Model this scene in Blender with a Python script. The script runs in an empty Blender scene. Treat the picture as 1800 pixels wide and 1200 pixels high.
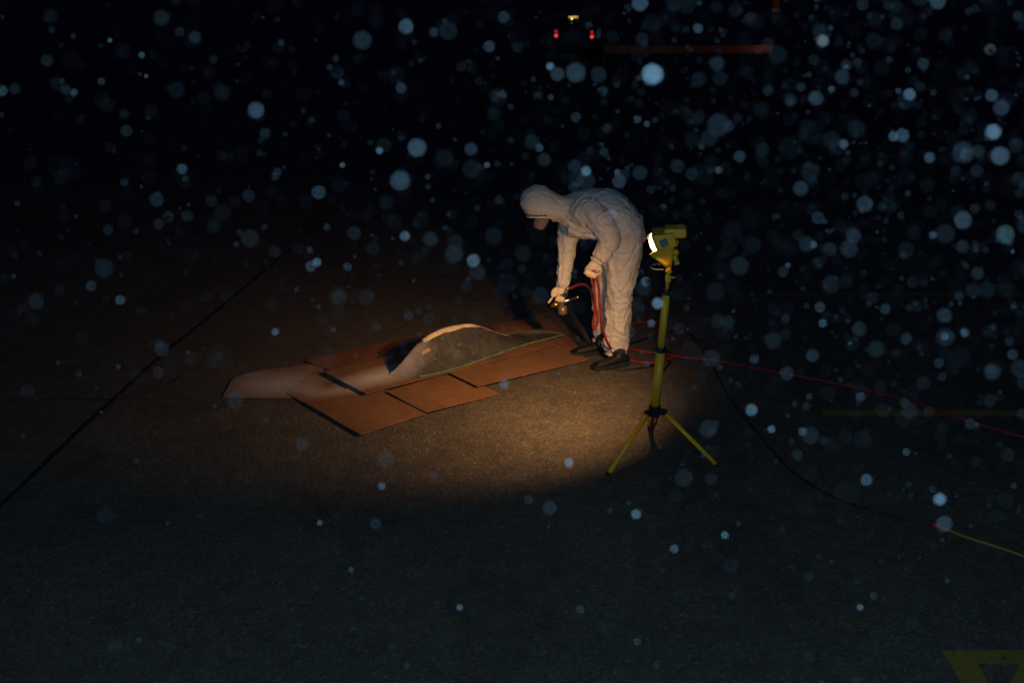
import bpy, bmesh, math, random
from mathutils import Vector, Matrix, noise, Quaternion

random.seed(7)
SC = bpy.context.scene
COL = SC.collection

# ------------------------------------------------------------------ camera
CAM_H = 2.45
PITCH = math.radians(19.8)
FPX = 1766.0                      # focal length in pixels of an 1800 px wide frame
cam_data = bpy.data.cameras.new('camera')
cam_data.sensor_width = 36.0
cam_data.lens = FPX / 1800.0 * 36.0
cam_data.clip_start = 0.05
cam_data.clip_end = 2000.0
cam_data.dof.use_dof = True
cam_data.dof.focus_distance = 6.3
APERTURE = 0.020                 # metres
cam_data.dof.aperture_fstop = cam_data.lens / (APERTURE * 1000.0)
cam = bpy.data.objects.new('camera', cam_data)
COL.objects.link(cam)
cam.location = (0, 0, CAM_H)
cam.rotation_euler = (math.pi / 2 - PITCH, 0, 0)
SC.camera = cam

# ------------------------------------------------------------------ world: night sky, sun far below the horizon
world = bpy.data.worlds.new('World')
SC.world = world
world.use_nodes = True
wn = world.node_tree
for n in list(wn.nodes):
    wn.nodes.remove(n)
w_out = wn.nodes.new('ShaderNodeOutputWorld')
w_bg = wn.nodes.new('ShaderNodeBackground')
w_sky = wn.nodes.new('ShaderNodeTexSky')
w_sky.sky_type = 'NISHITA'
w_sky.sun_disc = False
w_sky.sun_elevation = math.radians(-2.0)
w_sky.ozone_density = 4.0
w_sky.dust_density = 0.1
w_sky.sun_rotation = math.radians(200)
w_bg.inputs['Strength'].default_value = 0.13
wn.links.new(w_sky.outputs[0], w_bg.inputs['Color'])
wn.links.new(w_bg.outputs[0], w_out.inputs['Surface'])

# ------------------------------------------------------------------ photographer's flash (the grey-blue frontal light of the photograph)
fl = bpy.data.lights.new('camera_flash', 'POINT')
fl.energy = 172.0
fl.color = (0.39, 0.73, 1.0)
fl.shadow_soft_size = 0.02
flo = bpy.data.objects.new('camera_flash', fl)
flo.location = (0.07, -0.04, CAM_H + 0.06)
COL.objects.link(flo)

SC.view_settings.view_transform = 'Standard'
SC.view_settings.look = 'None'
SC.view_settings.exposure = 0.0
SC.view_settings.gamma = 1.0
SC.view_settings.use_curve_mapping = False
SC.render.engine = 'CYCLES'
SC.cycles.use_adaptive_sampling = False
SC.cycles.use_denoising = True
SC.cycles.denoising_input_passes = 'RGB'
SC.cycles.max_bounces = 6
SC.cycles.diffuse_bounces = 3

# ------------------------------------------------------------------ helpers
CP, SP = math.cos(PITCH), math.sin(PITCH)

def ray(px, py):
    a, b = px - 900.0, 600.0 - py
    return Vector((a, FPX * CP + b * SP, -FPX * SP + b * CP))

def G(px, py, z=0.0):
    r = ray(px, py)
    t = (z - CAM_H) / r.z
    return Vector((r.x * t, r.y * t, z))

def W(px, py, Y):
    r = ray(px, py)
    t = Y / r.y
    return Vector((r.x * t, Y, CAM_H + r.z * t))

def lerp(a, b, t):
    return a + (b - a) * t

def interp(xs, ys, x):
    if x <= xs[0]:
        return ys[0]
    for i in range(len(xs) - 1):
        if x <= xs[i + 1]:
            t = (x - xs[i]) / (xs[i + 1] - xs[i])
            return lerp(ys[i], ys[i + 1], t)
    return ys[-1]

def catmull(pts, n):
    """dense Catmull-Rom samples through pts (tuples or Vectors of any size)"""
    out = []
    P = [list(p) for p in pts]
    for i in range(len(P) - 1):
        p0 = P[max(i - 1, 0)]; p1 = P[i]; p2 = P[i + 1]; p3 = P[min(i + 2, len(P) - 1)]
        for k in range(n):
            t = k / n
            out.append([0.5 * (2 * b + (c - a) * t + (2 * a - 5 * b + 4 * c - d) * t * t + (3 * b - a - 3 * c + d) * t ** 3)
                        for a, b, c, d in zip(p0, p1, p2, p3)])
    out.append(list(P[-1]))
    return out

def add_tube(bm, pts, radii, seg=10, cap=True):
    """round tube with per-point radius, rotation-minimising frame"""
    pts = [Vector(p) for p in pts]
    if not hasattr(radii, '__len__'):
        radii = [radii] * len(pts)
    rings = []
    t0 = (pts[1] - pts[0]).normalized()
    up = Vector((0, 0, 1)) if abs(t0.z) < 0.9 else Vector((1, 0, 0))
    u = t0.cross(up).normalized()
    for i, p in enumerate(pts):
        if i == 0:
            t = pts[1] - pts[0]
        elif i == len(pts) - 1:
            t = pts[-1] - pts[-2]
        else:
            t = pts[i + 1] - pts[i - 1]
        t = t.normalized()
        u = (u - t * u.dot(t)).normalized()
        v = t.cross(u)
        rings.append([bm.verts.new(p + (u * math.cos(2 * math.pi * k / seg) + v * math.sin(2 * math.pi * k / seg)) * radii[i]) for k in range(seg)])
    for a, b in zip(rings, rings[1:]):
        for k in range(seg):
            bm.faces.new((a[k], a[(k + 1) % seg], b[(k + 1) % seg], b[k]))
    if cap:
        bm.faces.new(list(reversed(rings[0])))
        bm.faces.new(rings[-1])

def add_limb(bm, joints, seg=16, side=Vector((0, 1, 0)), sub=4):
    """joints: (Vector, a, b): a = half width along `side`, b = half width across it; rounded ends"""
    data = catmull([list(p) + [a, b] for p, a, b in joints], sub)
    n = len(data)
    pts = [Vector(d[:3]) for d in data]
    rings = []
    for i in range(n):
        t = (pts[min(i + 1, n - 1)] - pts[max(i - 1, 0)]).normalized()
        s = (side - t * side.dot(t)).normalized()
        w = t.cross(s)
        a, b = data[i][3], data[i][4]
        rings.append([bm.verts.new(pts[i] + s * a * math.cos(2 * math.pi * k / seg) + w * b * math.sin(2 * math.pi * k / seg)) for k in range(seg)])
    for p, q in zip(rings, rings[1:]):
        for k in range(seg):
            bm.faces.new((p[k], p[(k + 1) % seg], q[(k + 1) % seg], q[k]))
    for ring, p, sgn in ((rings[0], pts[0] - (pts[1] - pts[0]).normalized() * min(data[0][3:5]) * 0.6, 1), (rings[-1], pts[-1] + (pts[-1] - pts[-2]).normalized() * min(data[-1][3:5]) * 0.6, 0)):
        c = bm.verts.new(p)
        for k in range(seg):
            if sgn:
                bm.faces.new((ring[(k + 1) % seg], ring[k], c))
            else:
                bm.faces.new((ring[k], ring[(k + 1) % seg], c))

def add_ball(bm, c, rx, ry, rz, rot=None, sub=2):
    r = bmesh.ops.create_icosphere(bm, subdivisions=sub, radius=1.0)
    m = Matrix.Translation(c) @ (rot.to_matrix().to_4x4() if rot else Matrix.Identity(4)) @ Matrix.Diagonal((rx, ry, rz, 1))
    bmesh.ops.transform(bm, matrix=m, verts=r['verts'])

def add_box(bm, c, sx, sy, sz, rot=None, bevel=0.0):
    r = bmesh.ops.create_cube(bm, size=1.0)
    m = Matrix.Translation(c) @ (rot.to_4x4() if rot else Matrix.Identity(4)) @ Matrix.Diagonal((sx, sy, sz, 1))
    vs = r['verts']
    bmesh.ops.transform(bm, matrix=m, verts=vs)
    if bevel:
        es = list({e for v in vs for e in v.link_edges})
        bmesh.ops.bevel(bm, geom=es, offset=bevel, segments=2, affect='EDGES', profile=0.5)

def add_cyl(bm, p, q, r1, r2=None, seg=16):
    add_tube(bm, [p, q], [r1, r1 if r2 is None else r2], seg)

def link(name, me, parent=None):
    o = bpy.data.objects.new(name, me)
    COL.objects.link(o)
    if parent:
        o.parent = parent
    return o

def obj(name, bm, m, parent=None, smooth=False):
    me = bpy.data.meshes.new(name)
    bmesh.ops.recalc_face_normals(bm, faces=bm.faces)
    bm.to_mesh(me)
    bm.free()
    if smooth:
        for p in me.polygons:
            p.use_smooth = True
    me.materials.append(m)
    return link(name, me, parent)

def tag(o, label=None, cat=None, group=None, kind=None):
    if label: o['label'] = label
    if cat: o['category'] = cat
    if group: o['group'] = group
    if kind: o['kind'] = kind
    return o

def thing(name, label, cat, group=None):
    return tag(link(name, None), label, cat, group)

# ------------------------------------------------------------------ materials
def mat(name, color, rough=0.6, metal=0.0, var=0.0, scale=8.0, bump=0.0, bscale=40.0, spec=0.5, emit=None, estr=0.0):
    m = bpy.data.materials.new(name)
    m.use_nodes = True
    nt = m.node_tree
    b = nt.nodes['Principled BSDF']
    b.inputs['Base Color'].default_value = (*color, 1)
    b.inputs['Roughness'].default_value = rough
    b.inputs['Metallic'].default_value = metal
    b.inputs['Specular IOR Level'].default_value = spec
    co = nt.nodes.new('ShaderNodeTexCoord')
    if var:
        nz = nt.nodes.new('ShaderNodeTexNoise')
        nz.inputs['Scale'].default_value = scale
        nz.inputs['Detail'].default_value = 6
        nt.links.new(co.outputs['Object'], nz.inputs['Vector'])
        rp = nt.nodes.new('ShaderNodeValToRGB')
        rp.color_ramp.elements[0].position = 0.3
        rp.color_ramp.elements[1].position = 0.7
        rp.color_ramp.elements[0].color = (*[c * (1 - var) for c in color], 1)
        rp.color_ramp.elements[1].color = (*[min(1, c * (1 + var)) for c in color], 1)
        nt.links.new(nz.outputs['Fac'], rp.inputs['Fac'])
        nt.links.new(rp.outputs['Color'], b.inputs['Base Color'])
    if bump:
        nb = nt.nodes.new('ShaderNodeTexNoise')
        nb.inputs['Scale'].default_value = bscale
        nb.inputs['Detail'].default_value = 5
        nt.links.new(co.outputs['Object'], nb.inputs['Vector'])
        bp = nt.nodes.new('ShaderNodeBump')
        bp.inputs['Strength'].default_value = bump
        bp.inputs['Distance'].default_value = 0.01
        nt.links.new(nb.outputs['Fac'], bp.inputs['Height'])
        nt.links.new(bp.outputs['Normal'], b.inputs['Normal'])
    if emit:
        b.inputs['Emission Color'].default_value = (*emit, 1)
        b.inputs['Emission Strength'].default_value = estr
    return m

def node(nt, kind, **kw):
    n = nt.nodes.new(kind)
    for k, v in kw.items():
        if k.startswith('i_'):
            n.inputs[k[2:].replace('_', ' ')].default_value = v
        else:
            setattr(n, k, v)
    return n

def ramp(nt, src, stops):
    r = nt.nodes.new('ShaderNodeValToRGB')
    cr = r.color_ramp
    while len(cr.elements) < len(stops):
        cr.elements.new(0.5)
    for e, (p, c) in zip(cr.elements, stops):
        e.position = p
        e.color = (*c, 1) if len(c) == 3 else c
    nt.links.new(src, r.inputs['Fac'])
    return r.outputs['Color']

def mixc(nt, fac, a, b, mode='MIX'):
    n = nt.nodes.new('ShaderNodeMix')
    n.data_type = 'RGBA'
    n.blend_type = mode
    for sock, v in ((n.inputs[0], fac), (n.inputs[6], a), (n.inputs[7], b)):
        if hasattr(v, 'is_linked') or hasattr(v, 'links'):
            nt.links.new(v, sock)
        else:
            sock.default_value = (*v, 1) if hasattr(v, '__len__') and len(v) == 3 else v
    return n.outputs[2]

def ground_material():
    m = bpy.data.materials.new('apron_tarmac')
    m.use_nodes = True
    nt = m.node_tree
    b = nt.nodes['Principled BSDF']
    co = node(nt, 'ShaderNodeTexCoord').outputs['Object']
    big = node(nt, 'ShaderNodeTexNoise', i_Scale=0.7, i_Detail=8.0, i_Roughness=0.65)
    mid = node(nt, 'ShaderNodeTexNoise', i_Scale=9.0, i_Detail=6.0, i_Roughness=0.7)
    vor = node(nt, 'ShaderNodeTexVoronoi', i_Scale=95.0)
    fine = node(nt, 'ShaderNodeTexNoise', i_Scale=170.0, i_Detail=3.0)
    for n in (big, mid, vor, fine):
        nt.links.new(co, n.inputs['Vector'])
    base = ramp(nt, big.outputs['Fac'], [(0.3, (0.090, 0.078, 0.064)), (0.7, (0.137, 0.118, 0.095))])
    patch = ramp(nt, mid.outputs['Fac'], [(0.3, (0.72, 0.72, 0.74)), (0.7, (1.2, 1.18, 1.12))])
    c = mixc(nt, 1.0, base, patch, 'MULTIPLY')
    stone = ramp(nt, vor.outputs['Color'], [(0.0, (0.5, 0.49, 0.48)), (0.55, (0.88, 0.87, 0.84)), (0.85, (1.3, 1.25, 1.1)), (1.0, (2.6, 2.3, 1.8))])
    c = mixc(nt, 0.85, c, mixc(nt, 1.0, c, stone, 'MULTIPLY'))
    st = node(nt, 'ShaderNodeTexNoise', i_Scale=1.6, i_Detail=5.0, i_Roughness=0.6, i_Distortion=0.8)
    nt.links.new(co, st.inputs['Vector'])
    c = mixc(nt, 1.0, c, ramp(nt, st.outputs['Fac'], [(0.36, (0.84, 0.84, 0.86)), (0.47, (1, 1, 1)), (0.66, (1, 1, 1)), (0.74, (1.22, 1.2, 1.16))]), 'MULTIPLY')
    nt.links.new(c, b.inputs['Base Color'])
    b.inputs['Roughness'].default_value = 0.85
    b.inputs['Specular IOR Level'].default_value = 0.3
    bp = node(nt, 'ShaderNodeBump', i_Strength=0.8, i_Distance=0.006)
    ad = node(nt, 'ShaderNodeMath', operation='ADD')
    nt.links.new(vor.outputs['Distance'], ad.inputs[0])
    nt.links.new(fine.outputs['Fac'], ad.inputs[1])
    nt.links.new(ad.outputs[0], bp.inputs['Height'])
    nt.links.new(bp.outputs['Normal'], b.inputs['Normal'])
    return m

def worn_paint(name, color, cover=0.45):
    m = bpy.data.materials.new(name)
    m.use_nodes = True
    nt = m.node_tree
    b = nt.nodes['Principled BSDF']
    co = node(nt, 'ShaderNodeTexCoord').outputs['Object']
    n1 = node(nt, 'ShaderNodeTexNoise', i_Scale=22.0, i_Detail=8.0, i_Roughness=0.75)
    nt.links.new(co, n1.inputs['Vector'])
    c = ramp(nt, n1.outputs['Fac'], [(cover - 0.1, (0.08, 0.075, 0.06)), (cover, [x * 0.75 for x in color]), (0.75, color)])
    nt.links.new(c, b.inputs['Base Color'])
    b.inputs['Roughness'].default_value = 0.8
    return m

def overspray(nt, co, c, k=1.0):
    """pale paint drift that settled in two long lobes left of the fairing"""
    nz = node(nt, 'ShaderNodeTexNoise', i_Scale=5.0, i_Detail=7.0, i_Roughness=0.7)
    nt.links.new(co, nz.inputs['Vector'])
    for pa, pb, wd, amt in ((G(585, 692), G(745, 652), 0.17, 0.95), (G(905, 592), G(975, 590), 0.10, 0.45), (G(415, 682), G(560, 672), 0.24, 0.62), (G(520, 682), G(580, 700), 0.13, 0.45)):
        mid = (pa + pb) / 2
        ang = math.atan2((pb - pa).y, (pb - pa).x)
        mp = node(nt, 'ShaderNodeMapping', vector_type='TEXTURE')
        mp.inputs['Location'].default_value = mid
        mp.inputs['Rotation'].default_value = (0, 0, ang)
        mp.inputs['Scale'].default_value = ((pb - pa).length * 0.62, wd, 1.0)
        nt.links.new(co, mp.inputs['Vector'])
        ln = node(nt, 'ShaderNodeVectorMath', operation='LENGTH')
        nt.links.new(mp.outputs[0], ln.inputs[0])
        wob = node(nt, 'ShaderNodeMath', operation='MULTIPLY_ADD')
        nt.links.new(nz.outputs['Fac'], wob.inputs[0]); wob.inputs[1].default_value = 0.9
        nt.links.new(ln.outputs['Value'], wob.inputs[2])
        hf = node(nt, 'ShaderNodeMath', operation='MULTIPLY'); hf.inputs[1].default_value = 0.5
        nt.links.new(wob.outputs[0], hf.inputs[0])
        d = ramp(nt, hf.outputs[0], [(0.25, (amt * k,) * 3), (0.76, (0, 0, 0))])
        c = mixc(nt, d, c, (0.66, 0.59, 0.53))
    return c

def board_material(name, color, dust_center=None, dust_r=0.5, dust_amt=0.9, seed=0.0):
    """brown hardboard with grain, scuffs and pale overspray dust where paint has drifted"""
    m = bpy.data.materials.new(name)
    m.use_nodes = True
    nt = m.node_tree
    b = nt.nodes['Principled BSDF']
    co = node(nt, 'ShaderNodeTexCoord').outputs['Object']
    mp = node(nt, 'ShaderNodeMapping')
    mp.inputs['Location'].default_value = (seed * 3.1, seed * 1.7, seed)
    mp.inputs['Scale'].default_value = (1, 1, 1)
    nt.links.new(co, mp.inputs['Vector'])
    n1 = node(nt, 'ShaderNodeTexNoise', i_Scale=3.0, i_Detail=8.0, i_Roughness=0.7)
    n2 = node(nt, 'ShaderNodeTexNoise', i_Scale=120.0, i_Detail=3.0)
    n3 = node(nt, 'ShaderNodeTexNoise', i_Scale=13.0, i_Detail=7.0, i_Roughness=0.8)
    for n in (n1, n2, n3):
        nt.links.new(mp.outputs[0], n.inputs['Vector'])
    c = ramp(nt, n1.outputs['Fac'], [(0.3, [x * 0.72 for x in color]), (0.7, [x * 1.2 for x in color])])
    g = ramp(nt, n2.outputs['Fac'], [(0.3, (0.8, 0.8, 0.8)), (0.7, (1.15, 1.15, 1.15))])
    c = mixc(nt, 1.0, c, g, 'MULTIPLY')
    sc = ramp(nt, n3.outputs['Fac'], [(0.54, (0, 0, 0)), (0.74, (0.4, 0.4, 0.4))])
    c = mixc(nt, sc, c, [min(1, x * 1.5 + 0.05) for x in color])
    c = overspray(nt, co, c)
    nt.links.new(c, b.inputs['Base Color'])
    b.inputs['Roughness'].default_value = 0.7
    b.inputs['Specular IOR Level'].default_value = 0.3
    bp = node(nt, 'ShaderNodeBump', i_Strength=0.25, i_Distance=0.003)
    nt.links.new(n2.outputs['Fac'], bp.inputs['Height'])
    nt.links.new(bp.outputs['Normal'], b.inputs['Normal'])
    return m

def fairing_material(tip):
    m = bpy.data.materials.new('fairing_primer')
    m.use_nodes = True
    nt = m.node_tree
    b = nt.nodes['Principled BSDF']
    co = node(nt, 'ShaderNodeTexCoord').outputs['Object']
    n1 = node(nt, 'ShaderNodeTexNoise', i_Scale=4.6, i_Detail=10.0, i_Roughness=0.78, i_Distortion=0.9)
    n2 = node(nt, 'ShaderNodeTexNoise', i_Scale=14.0, i_Detail=8.0, i_Roughness=0.8)
    n3 = node(nt, 'ShaderNodeTexNoise', i_Scale=70.0, i_Detail=4.0)
    for n in (n1, n2, n3):
        nt.links.new(co, n.inputs['Vector'])
    c = ramp(nt, n1.outputs['Fac'], [(0.36, (0.026, 0.025, 0.025)), (0.50, (0.050, 0.046, 0.042)), (0.68, (0.110, 0.098, 0.082))])
    chips = ramp(nt, n2.outputs['Fac'], [(0.58, (0, 0, 0)), (0.66, (0.7, 0.7, 0.7))])
    c = mixc(nt, chips, c, (0.20, 0.165, 0.125))
    dark = ramp(nt, n3.outputs['Fac'], [(0.3, (0.75, 0.75, 0.75)), (0.6, (1.1, 1.1, 1.1))])
    c = mixc(nt, 1.0, c, dark, 'MULTIPLY')
    sub = node(nt, 'ShaderNodeVectorMath', operation='SUBTRACT')
    nt.links.new(co, sub.inputs[0])
    sub.inputs[1].default_value = tip
    ln = node(nt, 'ShaderNodeVectorMath', operation='LENGTH')
    nt.links.new(sub.outputs[0], ln.inputs[0])
    d = ramp(nt, ln.outputs['Value'], [(0.02, (0.7,) * 3), (0.20, (0, 0, 0))])
    c = mixc(nt, d, c, (0.26, 0.23, 0.21))
    c = overspray(nt, co, c, 0.75)
    nt.links.new(c, b.inputs['Base Color'])
    b.inputs['Roughness'].default_value = 0.75
    bp = node(nt, 'ShaderNodeBump', i_Strength=0.35, i_Distance=0.004)
    nt.links.new(n2.outputs['Fac'], bp.inputs['Height'])
    nt.links.new(bp.outputs['Normal'], b.inputs['Normal'])
    return m

def suit_material():
    m = mat('white_nonwoven_coverall', (0.72, 0.65, 0.56), 0.7, var=0.07, scale=4, spec=0.3)
    nt = m.node_tree
    b = nt.nodes['Principled BSDF']
    co = node(nt, 'ShaderNodeTexCoord').outputs['Object']
    nz = node(nt, 'ShaderNodeTexNoise', i_Scale=7.0, i_Detail=4.0)
    nt.links.new(co, nz.inputs['Vector'])
    ad = node(nt, 'ShaderNodeVectorMath', operation='MULTIPLY_ADD')
    nt.links.new(nz.outputs['Color'], ad.inputs[0]); ad.inputs[1].default_value = (.16, .16, .16)
    nt.links.new(co, ad.inputs[2])
    last = None
    for sc_, st, ds in ((10.0, 0.42, 0.018), (24.0, 0.34, 0.007)):
        v = node(nt, 'ShaderNodeTexVoronoi', feature='F1', i_Scale=sc_)
        nt.links.new(ad.outputs[0], v.inputs['Vector'])
        bp = node(nt, 'ShaderNodeBump', i_Strength=st, i_Distance=ds)
        nt.links.new(v.outputs['Distance'], bp.inputs['Height'])
        if last: nt.links.new(last, bp.inputs['Normal'])
        last = bp.outputs['Normal']
    nt.links.new(last, b.inputs['Normal'])
    return m

M = {
    'ground': ground_material(),
    'tar': mat('joint_tar', (0.008, 0.008, 0.009), 0.7, bump=0.5, bscale=60),
    'ypaint': worn_paint('yellow_road_paint', (0.32, 0.20, 0.03)),
    'suit': suit_material(),
    'skin': mat('skin', (0.55, 0.36, 0.25), 0.55, var=0.08, scale=20),
    'glove': mat('cream_glove', (0.72, 0.60, 0.40), 0.6, var=0.08, scale=30, bump=0.2, bscale=80),
    'mask': mat('tan_respirator', (0.22, 0.13, 0.09), 0.8, var=0.08, scale=30, bump=0.2, bscale=90),
    'shoe': mat('black_shoe', (0.007, 0.007, 0.009), 0.6, var=0.2, scale=20),
    'sole': mat('shoe_sole', (0.014, 0.016, 0.007), 0.8),
    'yellow': mat('yellow_powder_coat', (1.0, 0.46, 0.014), 0.45, var=0.08, scale=18, bump=0.08, bscale=70),
    'plastic': mat('black_plastic', (0.012, 0.012, 0.013), 0.5),
    'steel': mat('bare_steel', (0.55, 0.54, 0.52), 0.3, metal=1.0, var=0.1, scale=40),
    'chrome': mat('gun_chrome', (0.75, 0.73, 0.70), 0.14, metal=1.0),
    'brass': mat('brass', (0.70, 0.46, 0.14), 0.3, metal=1.0),
    'cup': mat('paint_cup', (0.22, 0.16, 0.10), 0.4, metal=0.4, var=0.25, scale=40),
    'label_grey': mat('grey_label', (0.14, 0.14, 0.15), 0.6),
    'glow': mat('lit_lens', (0.9, 0.85, 0.7), 0.2, emit=(1.0, 0.80, 0.46), estr=9.0),
    'hose': mat('red_hose', (0.29, 0.023, 0.018), 0.5, var=0.15, scale=14),
    'cable': mat('black_cable', (0.010, 0.010, 0.011), 0.55),
    'ycable': mat('yellow_cable', (0.34, 0.19, 0.02), 0.5, var=0.15, scale=30),
    'rplug': mat('red_plug', (0.28, 0.03, 0.02), 0.5),
    'cream': mat('cream_filler', (0.62, 0.50, 0.32), 0.65, var=0.18, scale=18, bump=0.3, bscale=50),
    'rust': mat('reddish_filler', (0.42, 0.25, 0.15), 0.7, var=0.35, scale=30, bump=0.3, bscale=60),
    'gtape': mat('green_masking_tape', (0.17, 0.25, 0.13), 0.7, var=0.35, scale=30),
    'gtape2': mat('green_tape_scrap', (0.10, 0.42, 0.04), 0.6),
    'mote': mat('dust_mote', (0.82, 0.86, 0.90), 0.9, spec=0.1),
    'car': mat('car_paint', (0.02, 0.022, 0.028), 0.35, var=0.1, scale=3),
    'glass': mat('dark_glass', (0.01, 0.011, 0.013), 0.08),
    'tyre': mat('tyre', (0.012, 0.012, 0.012), 0.85),
    'red_lamp': mat('red_lamp', (0.4, 0.02, 0.02), 0.3, emit=(1.0, 0.05, 0.05), estr=1.1),
    'red_lamp2': mat('red_lamp_dim', (0.4, 0.02, 0.02), 0.3, emit=(1.0, 0.04, 0.06), estr=0.4),
    'amber_lamp': mat('amber_lamp', (0.5, 0.3, 0.05), 0.3, emit=(1.0, 0.55, 0.18), estr=0.75),
    'green_lamp': mat('green_lamp', (0.3, 0.5, 0.1), 0.3, emit=(0.65, 1.0, 0.15), estr=3.0),
    'orange': mat('orange_barrier_paint', (0.60, 0.13, 0.02), 0.5, var=0.15, scale=4),
}

# ------------------------------------------------------------------ ground and its markings
bm = bmesh.new()
bmesh.ops.create_grid(bm, x_segments=8, y_segments=8, size=400)
ground = tag(obj('ground', bm, M['ground']), kind='structure')

def strip(name, pts, widths, m, parent=None, z=0.004, jag=0.0):
    bm = bmesh.new()
    L, R = [], []
    for i, p in enumerate(pts):
        a = pts[max(i - 1, 0)]; b = pts[min(i + 1, len(pts) - 1)]
        d = (b - a); d.z = 0; d.normalize()
        n = Vector((-d.y, d.x, 0))
        w = widths[i] if hasattr(widths, '__len__') else widths
        L.append(bm.verts.new((p + n * (w / 2 + random.uniform(-jag, jag))) * 1.0))
        R.append(bm.verts.new((p - n * (w / 2 + random.uniform(-jag, jag))) * 1.0))
    for v in L + R:
        v.co.z = z
    for i in range(len(pts) - 1):
        bm.faces.new((L[i], R[i], R[i + 1], L[i + 1]))
    return obj(name, bm, m, parent)

# the tar-filled joint that runs from the lower left into the dark
jp = catmull([G(-160, 1010), G(0, 889), G(120, 775), G(220, 683), G(300, 612), G(380, 548), G(440, 497), G(560, 398)], 14)
tag(strip('tar_joint', [Vector(p) for p in jp], 0.029, M['tar'], ground, jag=0.006), 'black tar filled joint line running diagonally across the ground')
jp = catmull([G(-300, 706), G(0, 703), G(120, 702), G(240, 697), G(330, 655)], 10)
tag(strip('hairline_crack', [Vector(p) for p in jp], 0.006, M['tar'], ground, jag=0.003), 'thin hairline crack branching off the tar joint')

def flat_poly(name, rings, m, z=0.004):
    """rings: list of quads in ground coordinates"""
    bm = bmesh.new()
    for q in rings:
        bm.faces.new([bm.verts.new((p.x, p.y, z)) for p in q])
    bmesh.ops.remove_doubles(bm, verts=bm.verts, dist=1e-5)
    return obj(name, bm, m)

l1 = flat_poly('painted_line', [[G(1445, 721), G(1447, 732), G(2300, 732), G(2300, 721)]], M['ypaint'])
tag(l1, 'faded yellow line painted on the ground at the right', 'marking', kind='structure')
l2 = flat_poly('painted_line', [[G(1345, 515), G(1346, 520), G(2600, 524), G(2600, 519)]], M['ypaint'])
tag(l2, 'far yellow line painted on the ground, almost lost in the dark', 'marking', kind='structure')
o1, o2, o3 = G(1655, 1143), G(1857, 1143), G(1756, 1312)
i1, i2, i3 = G(1719, 1167), G(1793, 1167), G(1756, 1240)
tri = flat_poly('painted_triangle', [[o1, i1, i2, o2], [o2, i2, i3, o3], [o3, i3, i1, o1]], M['ypaint'])
tag(tri, 'hollow yellow triangle painted on the ground at the lower right', 'marking', kind='structure')

# ------------------------------------------------------------------ hardboard sheets
def sheet(px, ztop, m, label, corner=0.0, thick=0.0045, seed=1, wav=0.003):
    """four pixel corners (on the ground), height of the top at each; a thin, slightly wavy board"""
    c = [G(x, y) for x, y in px]
    N = 14
    bm = bmesh.new()
    top, bot = [], []
    for j in range(N + 1):
        rt, rb = [], []
        for i in range(N + 1):
            u, v = i / N, j / N
            uu, vv = u, v
            if corner:      # round the third and fourth corner
                r = corner
                if vv > 1 - r and uu < r:
                    dx, dy = (r - uu) / r, (vv - (1 - r)) / r
                    L_ = math.hypot(dx, dy); mx = max(dx, dy)
                    if L_ > 0:
                        k = mx / L_
                        uu, vv = r - dx * k * r, 1 - r + dy * k * r
            p = lerp(lerp(c[0], c[1], uu), lerp(c[3], c[2], uu), vv)
            z = lerp(lerp(ztop[0], ztop[1], uu), lerp(ztop[3], ztop[2], uu), vv)
            z += wav * noise.noise(Vector((p.x * 3 + seed, p.y * 3, seed))) * 0.6
            z = max(z, thick + 0.0015)
            e = 0.003
            p = p + Vector((noise.noise(Vector((p.x * 5, p.y * 5, seed + 9))) * e, noise.noise(Vector((p.x * 5, p.y * 5, seed + 5))) * e, 0))
            rt.append(bm.verts.new((p.x, p.y, z)))
            rb.append(bm.verts.new((p.x, p.y, z - thick)))
        top.append(rt); bot.append(rb)
    for j in range(N):
        for i in range(N):
            bm.faces.new((top[j][i], top[j][i + 1], top[j + 1][i + 1], top[j + 1][i]))
            bm.faces.new((bot[j][i], bot[j + 1][i], bot[j + 1][i + 1], bot[j][i + 1]))
    def wall(t, b):
        for k in range(len(t) - 1):
            bm.faces.new((t[k], b[k], b[k + 1], t[k + 1]))
    wall(top[0], bot[0]); wall(top[-1][::-1], bot[-1][::-1])
    wall([r[0] for r in top][::-1], [r[0] for r in bot][::-1]); wall([r[-1] for r in top], [r[-1] for r in bot])
    return tag(obj('hardboard_sheet', bm, m, smooth=False), label, 'board', 'brown boards laid round the fairing')

BR = (0.215, 0.104, 0.050)
tipd = G(655, 680)
bA = board_material('hardboard', BR, seed=1)
bB = board_material('hardboard_overspray', BR, tuple(G(640, 682)), 0.52, 0.70, seed=2)
bC = board_material('hardboard_dusty', (0.26, 0.16, 0.11), tuple(G(470, 676)), 0.75, 0.55, seed=3)
bD = board_material('hardboard_dusted', BR, tuple(G(565, 680)), 0.5, 0.5, seed=4)
bE = board_material('hardboard_red', (0.20, 0.080, 0.036), seed=5)
sheet([(392, 699), (522, 700), (580, 638), (414, 658)], [.008, .008, .008, .010], bC, 'leftmost board, dusted pale with overspray and rounded at its far corner', corner=0.35, seed=1)
sheet([(860, 573), (945, 640), (1028, 620), (955, 556)], [.007, .007, .007, .007], bE, 'rearmost brown board behind the right end of the fairing', seed=9)
sheet([(537, 637), (604, 662), (775, 622), (700, 597)], [.014, .014, .008, .008], bE, 'reddish brown board behind the fairing on its left', seed=4)
sheet([(505, 694), (562, 727), (690, 690), (556, 655)], [.012, .012, .013, .013], bD, 'brown board with a pale dust streak tucked under the front left board', seed=2)
sheet([(535, 711), (635, 769), (749, 731), (640, 678)], [.019, .019, .017, .019], bA, 'nearest brown board, its corner pointing at the camera', seed=3)
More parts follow.
